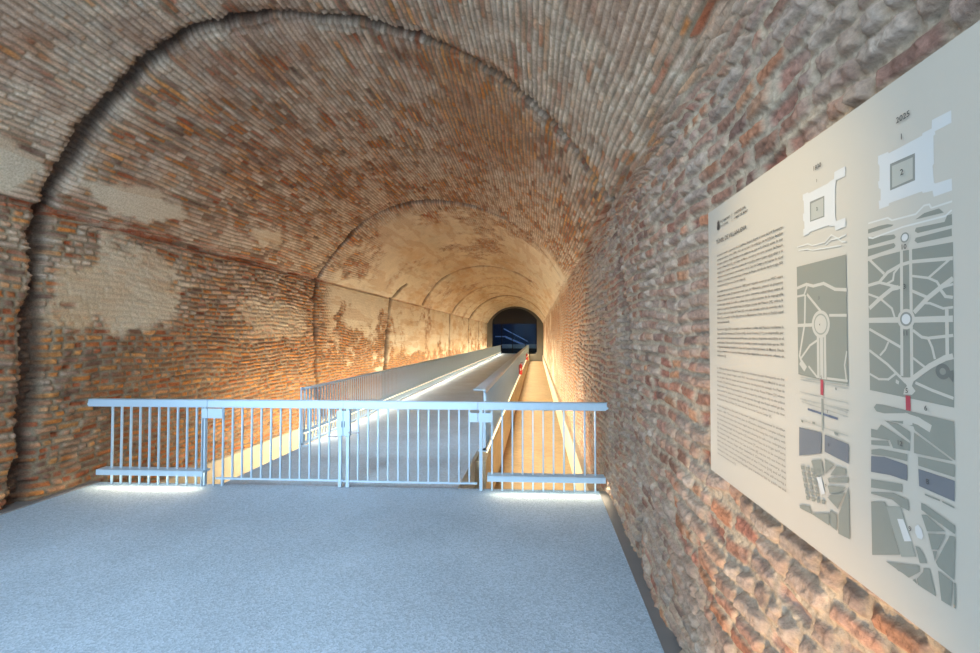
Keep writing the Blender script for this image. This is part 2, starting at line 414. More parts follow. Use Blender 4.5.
MB().box(-2.0, 2.1, 0, .5, .55, 1.0).build('top_slab', M_LEDGE, bn)
MB().box(-2.0, 2.1, .08, .5, 0, .55).build('base', M_NIGHT, bn)
st = thing('staircase', 'blue lit metal staircase seen through the glass at the tunnel end', 'stairs', (-2.2, YE+4, -.2))
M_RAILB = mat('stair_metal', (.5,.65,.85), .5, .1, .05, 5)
MB().prism([(-1.6,2.75),(-1.6,2.88),(1.2,1.40),(1.2,1.27)], 0, .06).build('handrail', M_RAILB, st)
MB().prism([(-1.4,1.75),(-1.4,1.98),(1.2,.85),(1.2,.62)], 0, .08).build('stringer', M_RAILB, st)
tr = MB()
for i in range(10):
    x = -1.3+i*.26; tr.box(x, x+.28, .08, 1.1, 1.75-i*.115-.04, 1.75-i*.115)
tr.build('treads', M_RAILB, st)
MB().box(-2.6,-1.4,0,1.1,1.82,1.95).build('landing', M_RAILB, st)

# ------------------------------------------------------------------ fence across the platform's edge
def fence_thing(name, label, cat, t0, t1, group=None):
    o = thing(name, label, cat, (A0[0]+t0*math.cos(RZ), A0[1]+t0*math.sin(RZ), 0), RZ, group)
    L_ = t1-t0
    b = MB(); b.box(.002, L_-.002, -.028, -.020, .922, 1.0); b.box(.002, L_-.002, -.028, .03, .994, 1.002); b.box(.002-(.03 if t0 < 0 else 0), L_-.002+(.045 if t1 > 5 else 0), -.028, .045, .914, .924)
    b.build('top_rail', M_STEEL, o)
    return o
def bars(o, ts, t0, zb, w=.0085):
    me = None
    for t in ts:
        if me is None:
            ob = MB().box(-w, w, -.006, .014, zb, .916).build('bar', M_STEEL, o); me = ob
        else:
            ob = me.copy(); C.objects.link(ob); ob.parent = o
        ob.location = (t-t0, 0, 0)
def light_bar(o, a, b_):
    lb = MB().box(a, b_, -.075, .055, .178, .186).box(a, b_, -.075, -.069, .124, .18).box(a, b_, -.069,.055,.160,.178).build('light_bar', M_STEEL, o)
    MB().box(a+.02, b_-.02, -.055, -.025, .150, .159).build('led_diffuser', M_GLOW, lb)
o = fence_thing('fence_panel', 'fixed pale steel railing panel at the left brick wall, with light bar', 'railing', -.295, 1.199)
bars(o, [.015+.1155*i for i in range(10)], -.295, 0)
light_bar(o, .19, 1.485)
MB().box(1.13+.295-.010, 1.13+.295-.002, -.01, .03, 0, .915).build('post', M_STEEL, o)
MB().box(1.150+.295, 1.168+.295, -.01, .03, 0, .915).build('post', M_STEEL, o)
MB().box(1.135+.295, 1.197+.295, -.022, -.016, .787, .90).build('hinge_plate', M_STEEL, o)
o = fence_thing('gate_leaf', 'left leaf of the pale steel barred gate across the walkway', 'gate', 1.201, 2.823)
MB().box(.057, .071, .0, .016, 0, .8).build('post', M_STEEL, o)
MB().box(.002, 1.383-1.201, -.022, -.016, .787, .90).build('hinge_plate', M_STEEL, o)
bars(o, [1.379+.1155*i for i in range(12)], 1.201, .09)
MB().box(1.37-1.201, 1.39-1.201, -.015, .015, 0, .1).build('stop_foot', M_STEEL, o)
MB().box(1.30-1.201, 2.82-1.201, -.012, .016, .075, .095).build('bottom_rail', M_STEEL, o)
MB().box(2.765-1.201, 2.80-1.201, -.014, .02, .01, .915).build('stile', M_STEEL, o)
lk = MB().box(2.752-1.201, 2.821-1.201, -.03, .025, .60, .885).build('lock_box', M_STEEL, o, .003)
MB().box(2.808-1.201, 2.816-1.201, -.034, -.029, .70, .77).build('keyhole', M_DARKM, lk)
MB().cyl((2.76-1.201,-.055,.60),(2.655-1.201,-.055,.60),.008).cyl((2.76-1.201,-.03,.60),(2.76-1.201,-.055,.60),.008).build('lever_handle', M_STEELD, lk)
o = fence_thing('gate_leaf', 'right leaf of the pale steel barred gate, before the parapet', 'gate', 2.825, 4.378)
MB().box(4.285-2.825, 4.376-2.825, -.022, -.016, .773, .876).build('hinge_plate', M_STEEL, o)
bars(o, [2.990+.1172*i for i in range(12)], 2.825, .09)
MB().box(2.828-2.825, 4.37-2.825, -.012, .016, .068, .088).build('bottom_rail', M_STEEL, o)
MB().box(2.855-2.825, 2.89-2.825, -.014, .02, .01, .915).build('stile', M_STEEL, o)
lk = MB().box(2.827-2.825, 2.902-2.825, -.03, .025, .60, .885).build('lock_box', M_STEEL, o, .003)
MB().box(2.838-2.825, 2.845-2.825, -.034, -.029, .70, .77).build('keyhole', M_DARKM, lk)
MB().cyl((2.90-2.825,-.055,.645),(3.02-2.825,-.055,.645),.008).cyl((2.90-2.825,-.03,.645),(2.90-2.825,-.055,.645),.008).build('lever_handle', M_STEELD, lk)
o = fence_thing('fence_panel', 'fixed pale steel railing panel at the right wall above the channel', 'railing', 4.380, 5.875)
bars(o, [4.538+.1158*i for i in range(11)], 4.380, 0)
light_bar(o, .107, 1.417)
MB().box(4.395-4.380, 4.430-4.380, -.02, .035, 0, .915).build('post', M_STEEL, o)
MB().box(.003, 4.545-4.380, -.022, -.016, .773, .876).build('hinge_plate', M_STEEL, o)

# ------------------------------------------------------------------ long parapets beside the walkway
def arc_profile(side, r=.055, w=.19):
    """outline in (x, z) of a flat bar bent over towards the walkway; side=+1 bends to +x"""
    t = .010
    out = [(0, .04), (0, .93-r)]
    for k in range(1, 7):
        a = PI/2*k/6; out.append((r-r*math.cos(a), .93-r+r*math.sin(a)))
    out.append((w, .93))
    inn = [(w, .93-t), (r, .93-t)]
    for k in range(5, -1, -1):
        a = PI/2*k/6; inn.append((r-(r-t)*math.cos(a), .93-r+(r-t)*math.sin(a)))
    inn.append((t, .04))
    pts = out+inn
    return [(p[0]*side, p[1]) for p in pts]
def parapet(name, label, x, side, ya, yb, pitch, dep, gap_lo):
    o = thing(name, label, 'railing', (x, ya, 0))
    # handrail sheet bent over
    r, w, t = .055, .19, .008
    pr = arc_profile(side)
    def run(pts, y0, y1, nm, m, parent=o):
        b = MB(); n = len(pts)
        k = len(b.v)
        for y in (y0, y1):
            for p in pts: b.v.append((p[0], y-ya, p[1]+wz(y)))
        b.f.append([k+i for i in range(n)][::-1]); b.f.append([k+n+i for i in range(n)])
        for i in range(n):
            j = (i+1) % n; b.f.append([k+i,k+j,k+n+j,k+n+i])
        return b.build(nm, m, parent)
    top = [(p[0], p[1]+.006) for p in pr if p[1] > .85]
    run(top, ya, yb, 'handrail', M_STEEL)
    s = side
    run([(0,.015),(0,.05),(.05*s,.05),(.05*s,.015)], ya, yb, 'bottom_rail', M_STEEL)
    if side > 0:
        lr = run([(-.005,.20),(-.005,.235),(.045*s,.235),(.045*s,.20)], ya+.05, yb, 'light_rail', M_STEEL)
        run([(.012,.185),(.012,.199),(.046,.199),(.046,.185)], ya+.06, yb, 'led_diffuser', M_GLOW, lr)
    else:
        lr = run([(.002,-.02),(.002,.014),(-.03,.014),(-.03,-.02)], ya+.05, yb, 'light_rail', M_STEEL)
        run([(.003,-.035),(.003,-.012),(.018,-.012),(.018,-.035)], ya+.06, yb, 'led_diffuser', M_GLOW, lr)
    b = MB(); b.prism([(0,0),(.055*s,0),(.055*s,.02),(.02*s,.93),(0,.93)], 0, .012); b.box(*sorted((-.02*s,.12*s)), -.01, .06, -.005, .008)
    b.build('end_post', M_STEEL, o)
    n = int((yb-ya-.1)/pitch)
    src = None
    for i in range(1, min(n, 100)+1):
        y = ya+i*pitch
        if src is None:
            src = MB().box(*sorted((.002*s, dep*s)), -.006, .006, .03, .905).build('bar', M_STEEL, o); ob = src
        else:
            ob = src.copy(); C.objects.link(ob); ob.parent = o
        ob.location = (0, i*pitch, wz(y))
    rest = MB()
    for i in range(101, n+1):
        y = ya+i*pitch
        rest.box(*sorted((.002*s, dep*s)), i*pitch-.006, i*pitch+.006, .03+wz(y), .905+wz(y))
    r_ = rest.build('bars', M_STEEL, o); r_['kind'] = 'stuff'; r_['label'] = 'far bars of the railing, too close to tell apart'
    return o
parapet('walkway_railing', 'long barred railing on the left edge of the walkway, lit from its lower rail', -3.745, 1, 6.62, 46.2, .105, .030, .2)
parapet('walkway_railing', 'long barred railing between walkway and right channel, with bent-over top', -.765, -1, 6.62, 46.2, .105, .045, 0)

# fire extinguishers hung on the channel side of the parapet
M_RED = mat('red_enamel', (.55,.03,.02), .3, 0, .04, 10)
M_BLK = mat('black_rubber', (.02,.02,.02), .5, 0, .1, 10)
M_LBL = mat('paper_label', (.7,.68,.6), .6, 0, .05, 10)
M_CHR = mat('chrome_valve', (.6,.6,.6), .25, 1, .03, 10)
def extinguisher(label, y, z0):
    o = thing('fire_extinguisher', label, 'fire extinguisher', (-.672, y, z0), 0, 'fire extinguishers on the parapet')
    MB().lathe([(.02,0),(.065,.004),(.072,.02),(.072,.36),(.063,.41),(.045,.44),(.025,.455),(.022,.47)]).build('cylinder', M_RED, o, smooth=True)
    MB().box(-.03,.03,-.076,-.069,.18,.27).build('paper_label', M_LBL, o)
    v = MB().lathe([(.02,.465),(.022,.49),(.016,.51)]).build('valve', M_CHR, o)
    MB().prism([(-.02,.50),(.10,.53),(.10,.545),(-.02,.52)], -.012, .012).box(-.02,.09,-.01,.01,.492,.50).build('handle', M_BLK, v)
    h = MB(); pts = [(0,.022,.48),(0,.09,.47),(0,.115,.40),(0,.105,.25),(0,.095,.12)]
    for a, c in zip(pts, pts[1:]): h.cyl(a, c, .009, 8)
    h.build('hose', M_BLK, o)
    MB().box(-.085,-.068,-.03,.03,.05,.42).build('bracket', M_STEELD, o)
extinguisher('red fire extinguisher hung on the parapet, the nearer one', 19.2, .06)
extinguisher('red fire extinguisher hung on the parapet, the farther one by the end', 32.0, .0)

# ------------------------------------------------------------------ information board on the right wall
PX = .72; PY = 1.905; PZ = 1.197; PW = 1.27; PH = 1.068
M_BOARD = mat('satin_board', (.41,.38,.325), .42, .0, .015, 3)
board = thing('information_panel', 'large beige information board with text and two garden plans on the right wall', 'sign', (PX, PY, PZ))
# local frame of the board: x -> thickness (towards the wall), -y -> along it to the right, z up
MB().box(0, .012, -PW, 0, 0, PH).build('board', M_BOARD, board, .0015)
for a in (.12, PW-.12):
    for z in (.12, PH-.12): MB().cyl((.012,-a,z), (.055,-a,z), .014, 12).build('spacer', M_STEELD, board)
SW = {'bg': (.41,.38,.325), 'bg2': (.33,.33,.29), 'white': (.47,.47,.455), 'pale': (.50,.49,.45), 'dark': (.19,.195,.175), 'dark2': (.115,.12,.108), 'green': (.19,.195,.165), 'green2': (.24,.245,.21),
      'blue': (.115,.125,.14), 'navy': (.09,.11,.16), 'red': (.33,.04,.06), 'ink': (.05,.05,.05), 'ink2': (.13,.13,.125)}
SWM = {k: mat('print_'+k, v, .45, 0, .015, 3) for k, v in SW.items()}
MAP=[('P','white',0,[(912,933),(937,931),(940,927),(1017,928),(1018,932),(1037,932),(1038,947),(1075,946),(1075,924),(1043,924),(1044,918),(1040,917),(1040,866),(1037,863),(1039,831),(1042,829),(1073,827),(1073,806),(1038,806),(1036,818),(1016,820),(1014,824),(937,825),(937,820),(912,820),(911,838),(916,838),(917,861),(912,865),(910,879),(914,880),(915,911),(911,917)]),('P','dark',0,[(942,904),(1001,902),(1000,850),(941,850)]),('P','bg2',0,[(947,898),(996,896),(995,855),(946,854)]),('P','green',0,[(880,785),(911,785),(933,783),(948,778),(944,776),(880,776)]),('P','green',0,[(999,775),(1018,782),(1048,782),(1057,772),(1018,774)]),('P','green',0,[(1000,759),(1058,755),(1063,765),(1072,765),(1072,746),(1003,748),(997,753)]),('P','green',0,[(999,740),(1071,740),(1071,727),(1002,729),(996,735)]),('P','green',0,[(879,768),(949,758),(953,752),(949,749),(880,749)]),('P','green',0,[(879,742),(948,741),(952,735),(948,731),(878,726)]),('P','green',0,[(878,716),(912,720),(963,721),(1073,716),(1068,429),(877,436)]),('L','pale',3,[(881,798),(934,796),(944,788),(1000,785),(1018,796),(1029,795),(1033,787),(1073,787)]),('L','pale',3,[(881,767),(893,763),(970,768),(1060,765),(1072,772)]),('L','bg',5,[(882,719),(922,682)]),('L','bg',6,[(878,663),(908,666),(931,684),(963,694),(988,696),(1072,688)]),('L','bg',8,[(880,613),(910,632),(941,649),(957,650)]),('L','bg',5,[(908,666),(927,660),(957,650),(967,648)]),('L','bg',4,[(927,660),(944,666),(947,680),(963,694)]),('L','bg',4,[(878,644),(910,632),(940,609),(947,589)]),('L','bg',6,[(966,722),(961,474)]),('L','bg',6,[(987,720),(984,472)]),('L','bg',4,[(987,669),(1024,660),(1066,687)]),('L','bg',4,[(1024,660),(1041,651),(1047,641)]),('L','bg',8,[(992,598),(1023,624),(1047,639),(1072,653)]),('L','bg',5,[(986,641),(1022,624)]),('L','bg',5,[(1047,637),(1057,623),(1071,620)]),('L','bg',4,[(1047,639),(1072,643)]),('L','bg',4,[(1009,615),(1027,613),(1052,602),(1071,603)]),('L','bg',10,[(876,587),(960,585)]),('L','bg',10,[(990,584),(1070,583)]),('L','bg',6,[(1059,600),(1058,519)]),('L','bg',5,[(879,568),(964,529)]),('L','bg',4,[(930,541),(921,525),(907,512)]),('L','bg',5,[(878,522),(926,495),(970,462)]),('L','bg',4,[(878,471),(903,462),(928,464),(946,477)]),('L','bg',5,[(989,564),(1008,551),(1021,549),(1070,554)]),('L','bg',4,[(1021,549),(1029,532),(1034,511)]),('L','bg',4,[(988,511),(1015,494)]),('L','bg',9,[(982,468),(1024,498),(1054,514),(1069,518)]),('L','bg',5,[(992,464),(1027,454),(1068,445)]),('P','bg',0,[(960,471),(992,474),(984,457),(992,448),(984,440),(964,438),(967,449),(973,456)]),('P','bg',0,[(947,466),(955,463),(953,456),(946,459)]),('C','bg',0,[(974,586),(20,0)]),('C','dark',0,[(974,586),(14,0)]),('C','white',0,[(974,586),(10,0)]),('C','bg',0,[(975,746),(12,0)]),('C','dark',0,[(975,746),(10,0)]),('C','white',0,[(975,746),(7,0)]),('C','dark2',0,[(1049,490),(14,0)]),('C','green',0,[(1049,490),(6,0)]),('P','dark2',0,[(1055,489),(1069,494),(1068,472),(1061,481)]),('L','red',10,[(975,437),(975,401)]),('P','green',0,[(895,409),(913,410),(1068,405),(1068,338),(989,373),(986,380),(917,380),(899,390),(888,400)]),('L','bg',13,[(880,386),(917,385),(971,395),(997,392),(1023,383)]),('P','bg',0,[(963,386),(984,390),(984,382),(962,377)]),('P','green',0,[(907,368),(977,346),(977,331),(937,326),(929,340),(879,335),(879,353),(896,353)]),('P','green',0,[(917,378),(950,378),(978,368),(978,350)]),('P','green',0,[(987,369),(1065,336),(986,329)]),('P','green',0,[(879,328),(924,338),(929,328),(879,319)]),('P','green',0,[(879,308),(902,316),(971,323),(970,309),(919,305),(879,298)]),('P','green',0,[(995,325),(1068,331),(1067,309),(995,308)]),('P','blue',0,[(878,294),(915,302),(970,302),(970,271),(927,269),(877,260)]),('P','blue',0,[(995,302),(1067,303),(1066,267),(996,270)]),('P','green',0,[(877,244),(958,261),(957,245),(876,226)]),('P','green',0,[(1008,260),(1039,260),(1038,257),(1008,257)]),('P','green',0,[(876,196),(914,210),(950,119),(876,82)]),('P','green2',0,[(917,202),(953,215),(986,133),(952,116)]),('P','white',0,[(944,187),(958,192),(977,158),(960,150)]),('P','white',0,[(985,189),(992,196),(999,191),(1003,180),(999,171),(990,171),(985,179)]),('P','green',0,[(985,153),(995,154),(1003,146),(1010,133),(994,125)]),('P','green',0,[(913,87),(994,120),(994,109),(969,84)]),('P','dark',0,[(963,103),(988,113),(988,110),(963,100)]),('P','dark',0,[(940,85),(962,94),(962,90),(945,84)]),('P','green',0,[(1002,120),(1015,126),(1027,82),(989,82),(987,92),(1001,112)]),('P','green',0,[(977,84),(984,91),(987,82)]),('P','green',0,[(1000,240),(1008,240),(1066,226),(1065,211),(1030,219),(1000,227)]),('P','green',0,[(1000,218),(1010,222),(1048,208),(1011,192)]),('P','green',0,[(1013,189),(1048,203),(1033,169),(1020,163)]),('P','green',0,[(1056,204),(1066,207),(1062,131),(1032,138),(1028,144)]),('P','green',0,[(1032,131),(1060,127),(1055,82),(1037,81)]),('P','green',0,[(1062,126),(1065,128),(1064,83),(1060,83)]),('P','green',0,[(1022,161),(1031,165),(1026,144)]),('P','green',0,[(877,217),(937,236),(972,235),(973,214),(953,215),(933,221),(876,213)]),('P','green',0,[(1043,260),(1066,258),(1066,255),(1044,257)]),('P','white',0,[(653,935),(676,934),(679,930),(756,930),(760,932),(778,933),(779,949),(816,949),(816,926),(784,927),(781,910),(779,842),(783,829),(814,829),(814,808),(779,807),(777,819),(759,822),(756,826),(678,827),(677,823),(653,822),(653,841),(659,842),(658,861),(653,864),(653,883),(658,883),(657,917),(653,920)]),('P','dark',0,[(683,906),(741,904),(740,851),(683,853)]),('P','bg2',0,[(688,900),(737,900),(736,855),(687,856)]),('L','pale',3,[(623,798),(671,798),(690,789),(741,787),(764,800),(788,786),(814,789)]),('L','pale',3,[(741,780),(764,788),(785,787),(801,775),(814,773)]),('L','pale',3,[(630,788),(670,784),(690,777),(798,767)]),('P','green',0,[(621,744),(813,743),(813,438),(739,441),(704,443),(621,448)]),('L','bg',7,[(620,685),(663,691),(692,683),(733,685),(774,666),(815,660)]),('L','bg',5,[(619,662),(652,663),(666,686)]),('L','bg',6,[(665,664),(720,616)]),('L','bg',6,[(657,663),(653,586),(628,499),(638,480)]),('L','bg',8,[(617,582),(689,582)]),('L','bg',6,[(752,604),(813,601)]),('L','bg',32,[(721,561),(720,445)]),('L','bg',5,[(635,493),(674,528),(707,543)]),('L','bg',16,[(632,483),(654,464)]),('L','bg',5,[(667,473),(704,446)]),('L','bg',4,[(811,518),(803,485),(808,450)]),('L','bg',5,[(740,448),(813,449)]),('L','green2',3,[(714,552),(713,447)]),('L','green2',3,[(729,552),(728,448)]),('C','bg',0,[(719,583),(35,0)]),('C','green2',0,[(719,583),(27,0)]),('C','bg',0,[(719,583),(23,0)]),('L','bg2',2,[(628,382),(812,382)]),('L','bg2',2,[(629,441),(814,440)]),('L','bg2',2,[(629,435),(813,433)]),('L','bg2',2,[(628,401),(813,398)]),('L','bg2',2,[(725,382),(812,376)]),('L','bg2',2,[(634,375),(812,366)]),('L','bg2',2,[(626,325),(811,322)]),('L','navy',5,[(661,359),(777,355)]),('L','green2',6,[(720,395),(720,315)]),('L','red',10,[(721,443),(720,404)]),('L','green',5,[(632,323),(640,321)]),('L','green',5,[(680,327),(691,327)]),('L','green',5,[(764,318),(777,318)]),('P','blue',0,[(622,303),(716,309),(714,256),(620,225)]),('P','blue',0,[(728,307),(812,303),(811,258),(727,264)]),('P','green',0,[(672,226),(714,241),(724,206),(691,192)]),('P','green',0,[(727,245),(762,241),(728,209)]),('P','green',0,[(769,240),(802,243),(802,230),(746,211)]),('P','green',0,[(736,200),(810,227),(808,213),(741,192)]),('P','green',0,[(736,183),(801,201),(784,183),(743,166)]),('P','green',0,[(735,153),(772,139),(798,188),(745,162)]),('P','green',0,[(774,127),(810,205),(811,85),(772,81)]),('P','green',0,[(744,125),(768,124),(767,85),(743,88)]),('P','green',0,[(618,90),(663,104),(674,87),(620,82)]),('P','green',0,[(670,87),(742,117),(741,86)]),('P','green',0,[(626,200),(642,204),(644,194),(629,190)]),('P','green',0,[(630,185),(646,189),(648,179),(634,175)]),('P','green',0,[(635,170),(650,174),(653,164),(638,160)]),('P','green',0,[(639,155),(655,160),(657,150),(643,145)]),('P','green',0,[(644,141),(659,145),(661,135),(647,131)]),('P','green',0,[(648,126),(663,131),(665,121),(651,116)]),('P','green',0,[(649,203),(664,207),(666,197),(652,193)]),('P','green',0,[(653,188),(668,192),(670,182),(656,178)]),('P','green',0,[(658,174),(673,178),(675,168),(661,164)]),('P','green',0,[(662,159),(677,164),(679,154),(665,149)]),('P','green',0,[(666,145),(681,149),(683,139),(669,135)]),('P','green',0,[(670,130),(685,135),(687,125),(674,121)]),('P','green',0,[(671,206),(686,210),(688,200),(674,196)]),('P','green',0,[(675,192),(690,195),(692,186),(678,182)]),('P','green',0,[(679,177),(694,181),(696,171),(683,168)]),('P','green',0,[(684,163),(698,167),(700,157),(687,153)]),('P','green',0,[(688,149),(702,153),(704,143),(691,139)]),('P','green',0,[(692,135),(706,139),(708,130),(695,125)]),('P','green',0,[(693,209),(707,213),(709,203),(696,199)]),('P','green',0,[(713,139),(726,143),(728,134),(715,130)]),('P','white',0,[(695,190),(713,197),(727,159),(712,152)])]
LAB=[('2',974,876,20),('1',975,946,20),('2025',979,983,20),('10',976,728,17),('3',975,650,17),('11',975,559,17),('5',975,447,17),('6',1016,420,17),('12',957,341,17),('8',1016,285,17),('9',976,181,17),('2',714,879,15),('1',715,951,15),('1830',718,987,20),('3',716,650,13),('4',717,582,10),('5',720,449,13),('6',774,427,13),('8',743,285,13),('9',730,181,13),('7',742,366,11)]
def flat_mesh(name, faces, m, parent):
    """faces: list of (verts in board mm, layer)"""
    v = []; f = []
    for pts, lay in faces:
        k = len(v); v += [(-.0003-.00002*lay, -a/1000, b/1000) for a, b in pts]; f.append(list(range(k, k+len(pts))))
    me = bpy.data.meshes.new(name); me.from_pydata(v, [], f); me.update()
    bm = bmesh.new(); bm.from_mesh(me)
    bmesh.ops.triangulate(bm, faces=[x for x in bm.faces if len(x.verts) > 4], ngon_method='EAR_CLIP')
    for x in bm.faces:
        if x.normal.x > 0: x.normal_flip()
    bm.to_mesh(me); bm.free(); me.materials.append(m)
    o = bpy.data.objects.new(name, me); C.objects.link(o); o.parent = parent; return o
def strip(pts, w):
    out = []
    P = [np.array(p, float) for p in pts]
    for i, (a, b_) in enumerate(zip(P, P[1:])):
        d = b_-a; l = np.linalg.norm(d)
        if l < 1e-6: continue
        d /= l; n = np.array((-d[1], d[0]))*w/2; e = d*w*.3
        a_ = a-(e if i else 0); b2 = b_+(e if i < len(P)-2 else 0)
        out.append([tuple(a_+n), tuple(b2+n), tuple(b2-n), tuple(a_-n)])
    return out
maps = {'left': {}, 'right': {}}
for i, (k, c, w, pts) in enumerate(MAP):
    key = 'right' if pts[0][0] > 800 else 'left'
    lst = maps[key].setdefault(c, [])
    if k == 'P': lst.append((pts, i))
    elif k == 'L':
        for q in strip(pts, w*1.12): lst.append((q, i+.9*len(lst)/60))
    else:
        r = pts[1][0]; lst.append(([(pts[0][0]+r*math.cos(2*PI*t/32), pts[0][1]+r*math.sin(2*PI*t/32)) for t in range(32)], i))
LABS = {'white': 'white palace plan and plazas', 'green': 'grey-green garden plots', 'blue': 'slate blue river', 'red': 'red line marking the tunnel', 'bg': 'pale garden paths'}
NAM = {'white': 'palace_plan', 'green': 'garden_plots', 'green2': 'grey_plots', 'blue': 'river', 'red': 'tunnel_line', 'bg': 'paths', 'bg2': 'courtyard', 'dark': 'dark_plots', 'dark2': 'pond', 'pale': 'contour_lines', 'navy': 'wall_line'}
for key, txt in (('left', 'garden plan headed 1830'), ('right', 'garden plan headed 2025')):
    root = bpy.data.objects.new('garden_plan', None); C.objects.link(root); root.parent = board; root['label'] = txt
    for c, fs in maps[key].items():
        q = flat_mesh(NAM[c], fs, SWM[c], root)
        if c in LABS: q['label'] = LABS[c]
    root_name = root
    maps[key]['root'] = root

def text_mesh(name, items, m, parent, lay=160):
    """items: (string, a_mm, b_mm, height_mm, width_mm or None, align)"""
    v = []; f = []
    for s_, a, b_, hgt, wid, al in items:
        cu = bpy.data.curves.new('t', 'FONT'); cu.body = s_; cu.size = 1; cu.offset = .009; cu.resolution_u = 2
        ob = bpy.data.objects.new('t', cu); C.objects.link(ob)
        dg = bpy.context.evaluated_depsgraph_get(); me = bpy.data.meshes.new_from_object(ob.evaluated_get(dg))
        co = np.array([x.co[:2] for x in me.vertices])
        if len(co):
            mn, mx = co.min(0), co.max(0)
            sc = hgt/.70; sx = sc if wid is None else wid/(mx[0]-mn[0])
            x0 = {'l': mn[0], 'c': (mn[0]+mx[0])/2}[al]; y0 = .35 if al == 'c' else 0
            k = len(v)
            v += [(-.0003-.00002*lay, -(a+(p[0]-x0)*sx)/1000, (b_+(p[1]-y0)*sc)/1000) for p in co]
            f += [[k+i for i in p.vertices] for p in me.polygons]
        bpy.data.objects.remove(ob); bpy.data.meshes.remove(me); bpy.data.curves.remove(cu)
    me = bpy.data.meshes.new(name); me.from_pydata(v, [], f); me.update(); me.materials.append(m)
    o = bpy.data.objects.new(name, me); C.objects.link(o); o.parent = parent; return o
for key in ('left', 'right'):
    it = [(t, a, b_, h_*.58, None, 'c') for t, a, b_, h_ in LAB if (a > 800) == (key == 'right')]
    text_mesh('plan_numbers', it, SWM['ink'], maps[key]['root'])
text_mesh('heading', [('TÚNEL DE VILLANUEVA', 88, 919, 16, 250, 'l')], SWM['ink'], board)
lg = text_mesh('logo', [('PATRIMONIO', 130, 994, 8.5, 82, 'l'), ('NACIONAL', 130, 977, 8.5, 66, 'l'), ('JARDINES DEL', 248, 994, 8.5, 86, 'l'), ('CAMPO DEL MORO', 248, 977, 8.5, 102, 'l')], SWM['ink'], board)
cr = [([(108+13*math.cos(t*PI/10), 984+13*math.sin(t*PI/10)) for t in range(20)], 150), ([(96,996),(100,1010),(104,1001),(108,1013),(112,1001),(116,1010),(120,996)], 150), ([(228,974),(229.5,974),(229.5,1008),(228,1008)], 150)]
flat_mesh('crown_emblem', cr, SWM['ink'], lg)
ES = [["La actual conexión y separación de los Jardines, desde la llegada al trono de José Bonaparte","proviene de la época, entre 1808 y 1813, del rey José I. Sin embargo, los madrileños llamaban","al nuevo soberano «Pepe Botella» en las plazas en las que se le ofreció, antes de que","entrase al Palacio Real [1], y el Campo del Moro, con este y con otros caminos del Palacio","Real [2]. José I mandó ordenar los accesos de los jardines para el paseo aguas abajo y su","recreo privado, para hacerlo unir el palacio con la Casa de Campo y las huertas de aquel","entonces, y el trayecto de la cuesta hasta el Parque de Palacio, derribando desde el siglo XIX","todo ese barrio [3], junto con la Casa de Campo [6]."],
 ["Por medio de que en la primavera de 1809, José I requirió construir un PASO entre","ambas partes reales. El arquitecto real, Juan de Villanueva, planteó un proyecto","urbano y abrió en menos tiempo un nuevo elemento subterráneo entre el","recinto que desde la orilla y salvar los condicionantes de la topografía","abierta en galería abovedada bajo la antigua cuesta del Palacio [4], sobre la","[5] que se abre en el lugar del Paseo [6], y un paso elevado sobre las avenidas de la","Reina [7], y el puente del Rey [8] sobre el río Manzanares. Estas obras se finalizó aquel","la primavera francesa [9]."],
 ["Durante el siglo XIX se amplió a los jardines y calles del Palacio mediante la","disposición de las fuentes de Tritones [10] y de las Conchas [11] y se emprendió, por","parte de las instituciones jardines del Parque, que daba su impronta naturalista en el","actual paisaje. Toda su acción permanente y actualiza soportó su esperar hasta que en 1931","la Segunda República transfirió la Casa de Campo al Ayuntamiento de Madrid. Desde","entonces fueron en el caso de Villanueva se fue adaptando a un entorno urbano, en","transformación [12]."]]
EN = [["In 1808 the Emperor Napoleon I placed his brother Joseph Bonaparte on the","Spanish throne. Joseph I began, until 1813, the custom of strolling in Madrid to avoid","the city gates. After the custom and cross country, the king had the passage, the Plaza de","Oriente [1] and this palace on the western side of the Royal Palace [2] where","King Joseph ordered the grounds to be redeveloped by uniting its city to the palace","parks and for his safety and recreation, until entered through the Royal walled garden,","running from the royal park the Palace with the gardens from the palace down to the river","banks and the Parque de Palacio [3], and across the river to the Casa de Campo [6]."],
 ["A safe passage from the park to the river, Joseph I commissioned in another","design to 1809. The court architect, Juan de Villanueva, designed a complex scheme","with two main connections that was arranged where the first being the royal gallery with","its vaulted tunnel that was below the topography allowing the safe cross underground","[4]. An enclosed passage led, the gardens [5], beneath the Paseo de la Virgen del Puerto","[6]. After several small causeways, the new tunnel [7] was the first to be completed.","The masonry bridge, which led to the Casa de Campo [8], was the only one from that","nineteenth century kept after Isabella II. During the century, the","park was also laid out where Fountains of the Tritons [10] and of the","Shells [11] were moved and redesigning of the whole park, while still ordering a","landscape. In that year the Second Republic gave, transferred this to public use and","then in recent times the passage was restored [12]."]]
def para(lines, a, b0, pitch, wid, last, h):
    return [(l, a, b0-pitch*i, h, wid if i < len(lines)-1 else last, 'l') for i, l in enumerate(lines)]
text_mesh('spanish_text', para(ES[0], 95, 868, 17.3, 462, 232, 8.2)+para(ES[1], 91, 724, 17.3, 464, 108, 8.2)+para(ES[2], 87, 576, 17.2, 468, 78, 8.2), SWM['ink'], board)
text_mesh('english_text', para(EN[0], 83, 423, 17.2, 472, 400, 7.6)+para(EN[1], 79, 275, 17.2, 476, 160, 7.6), SWM['ink2'], board)

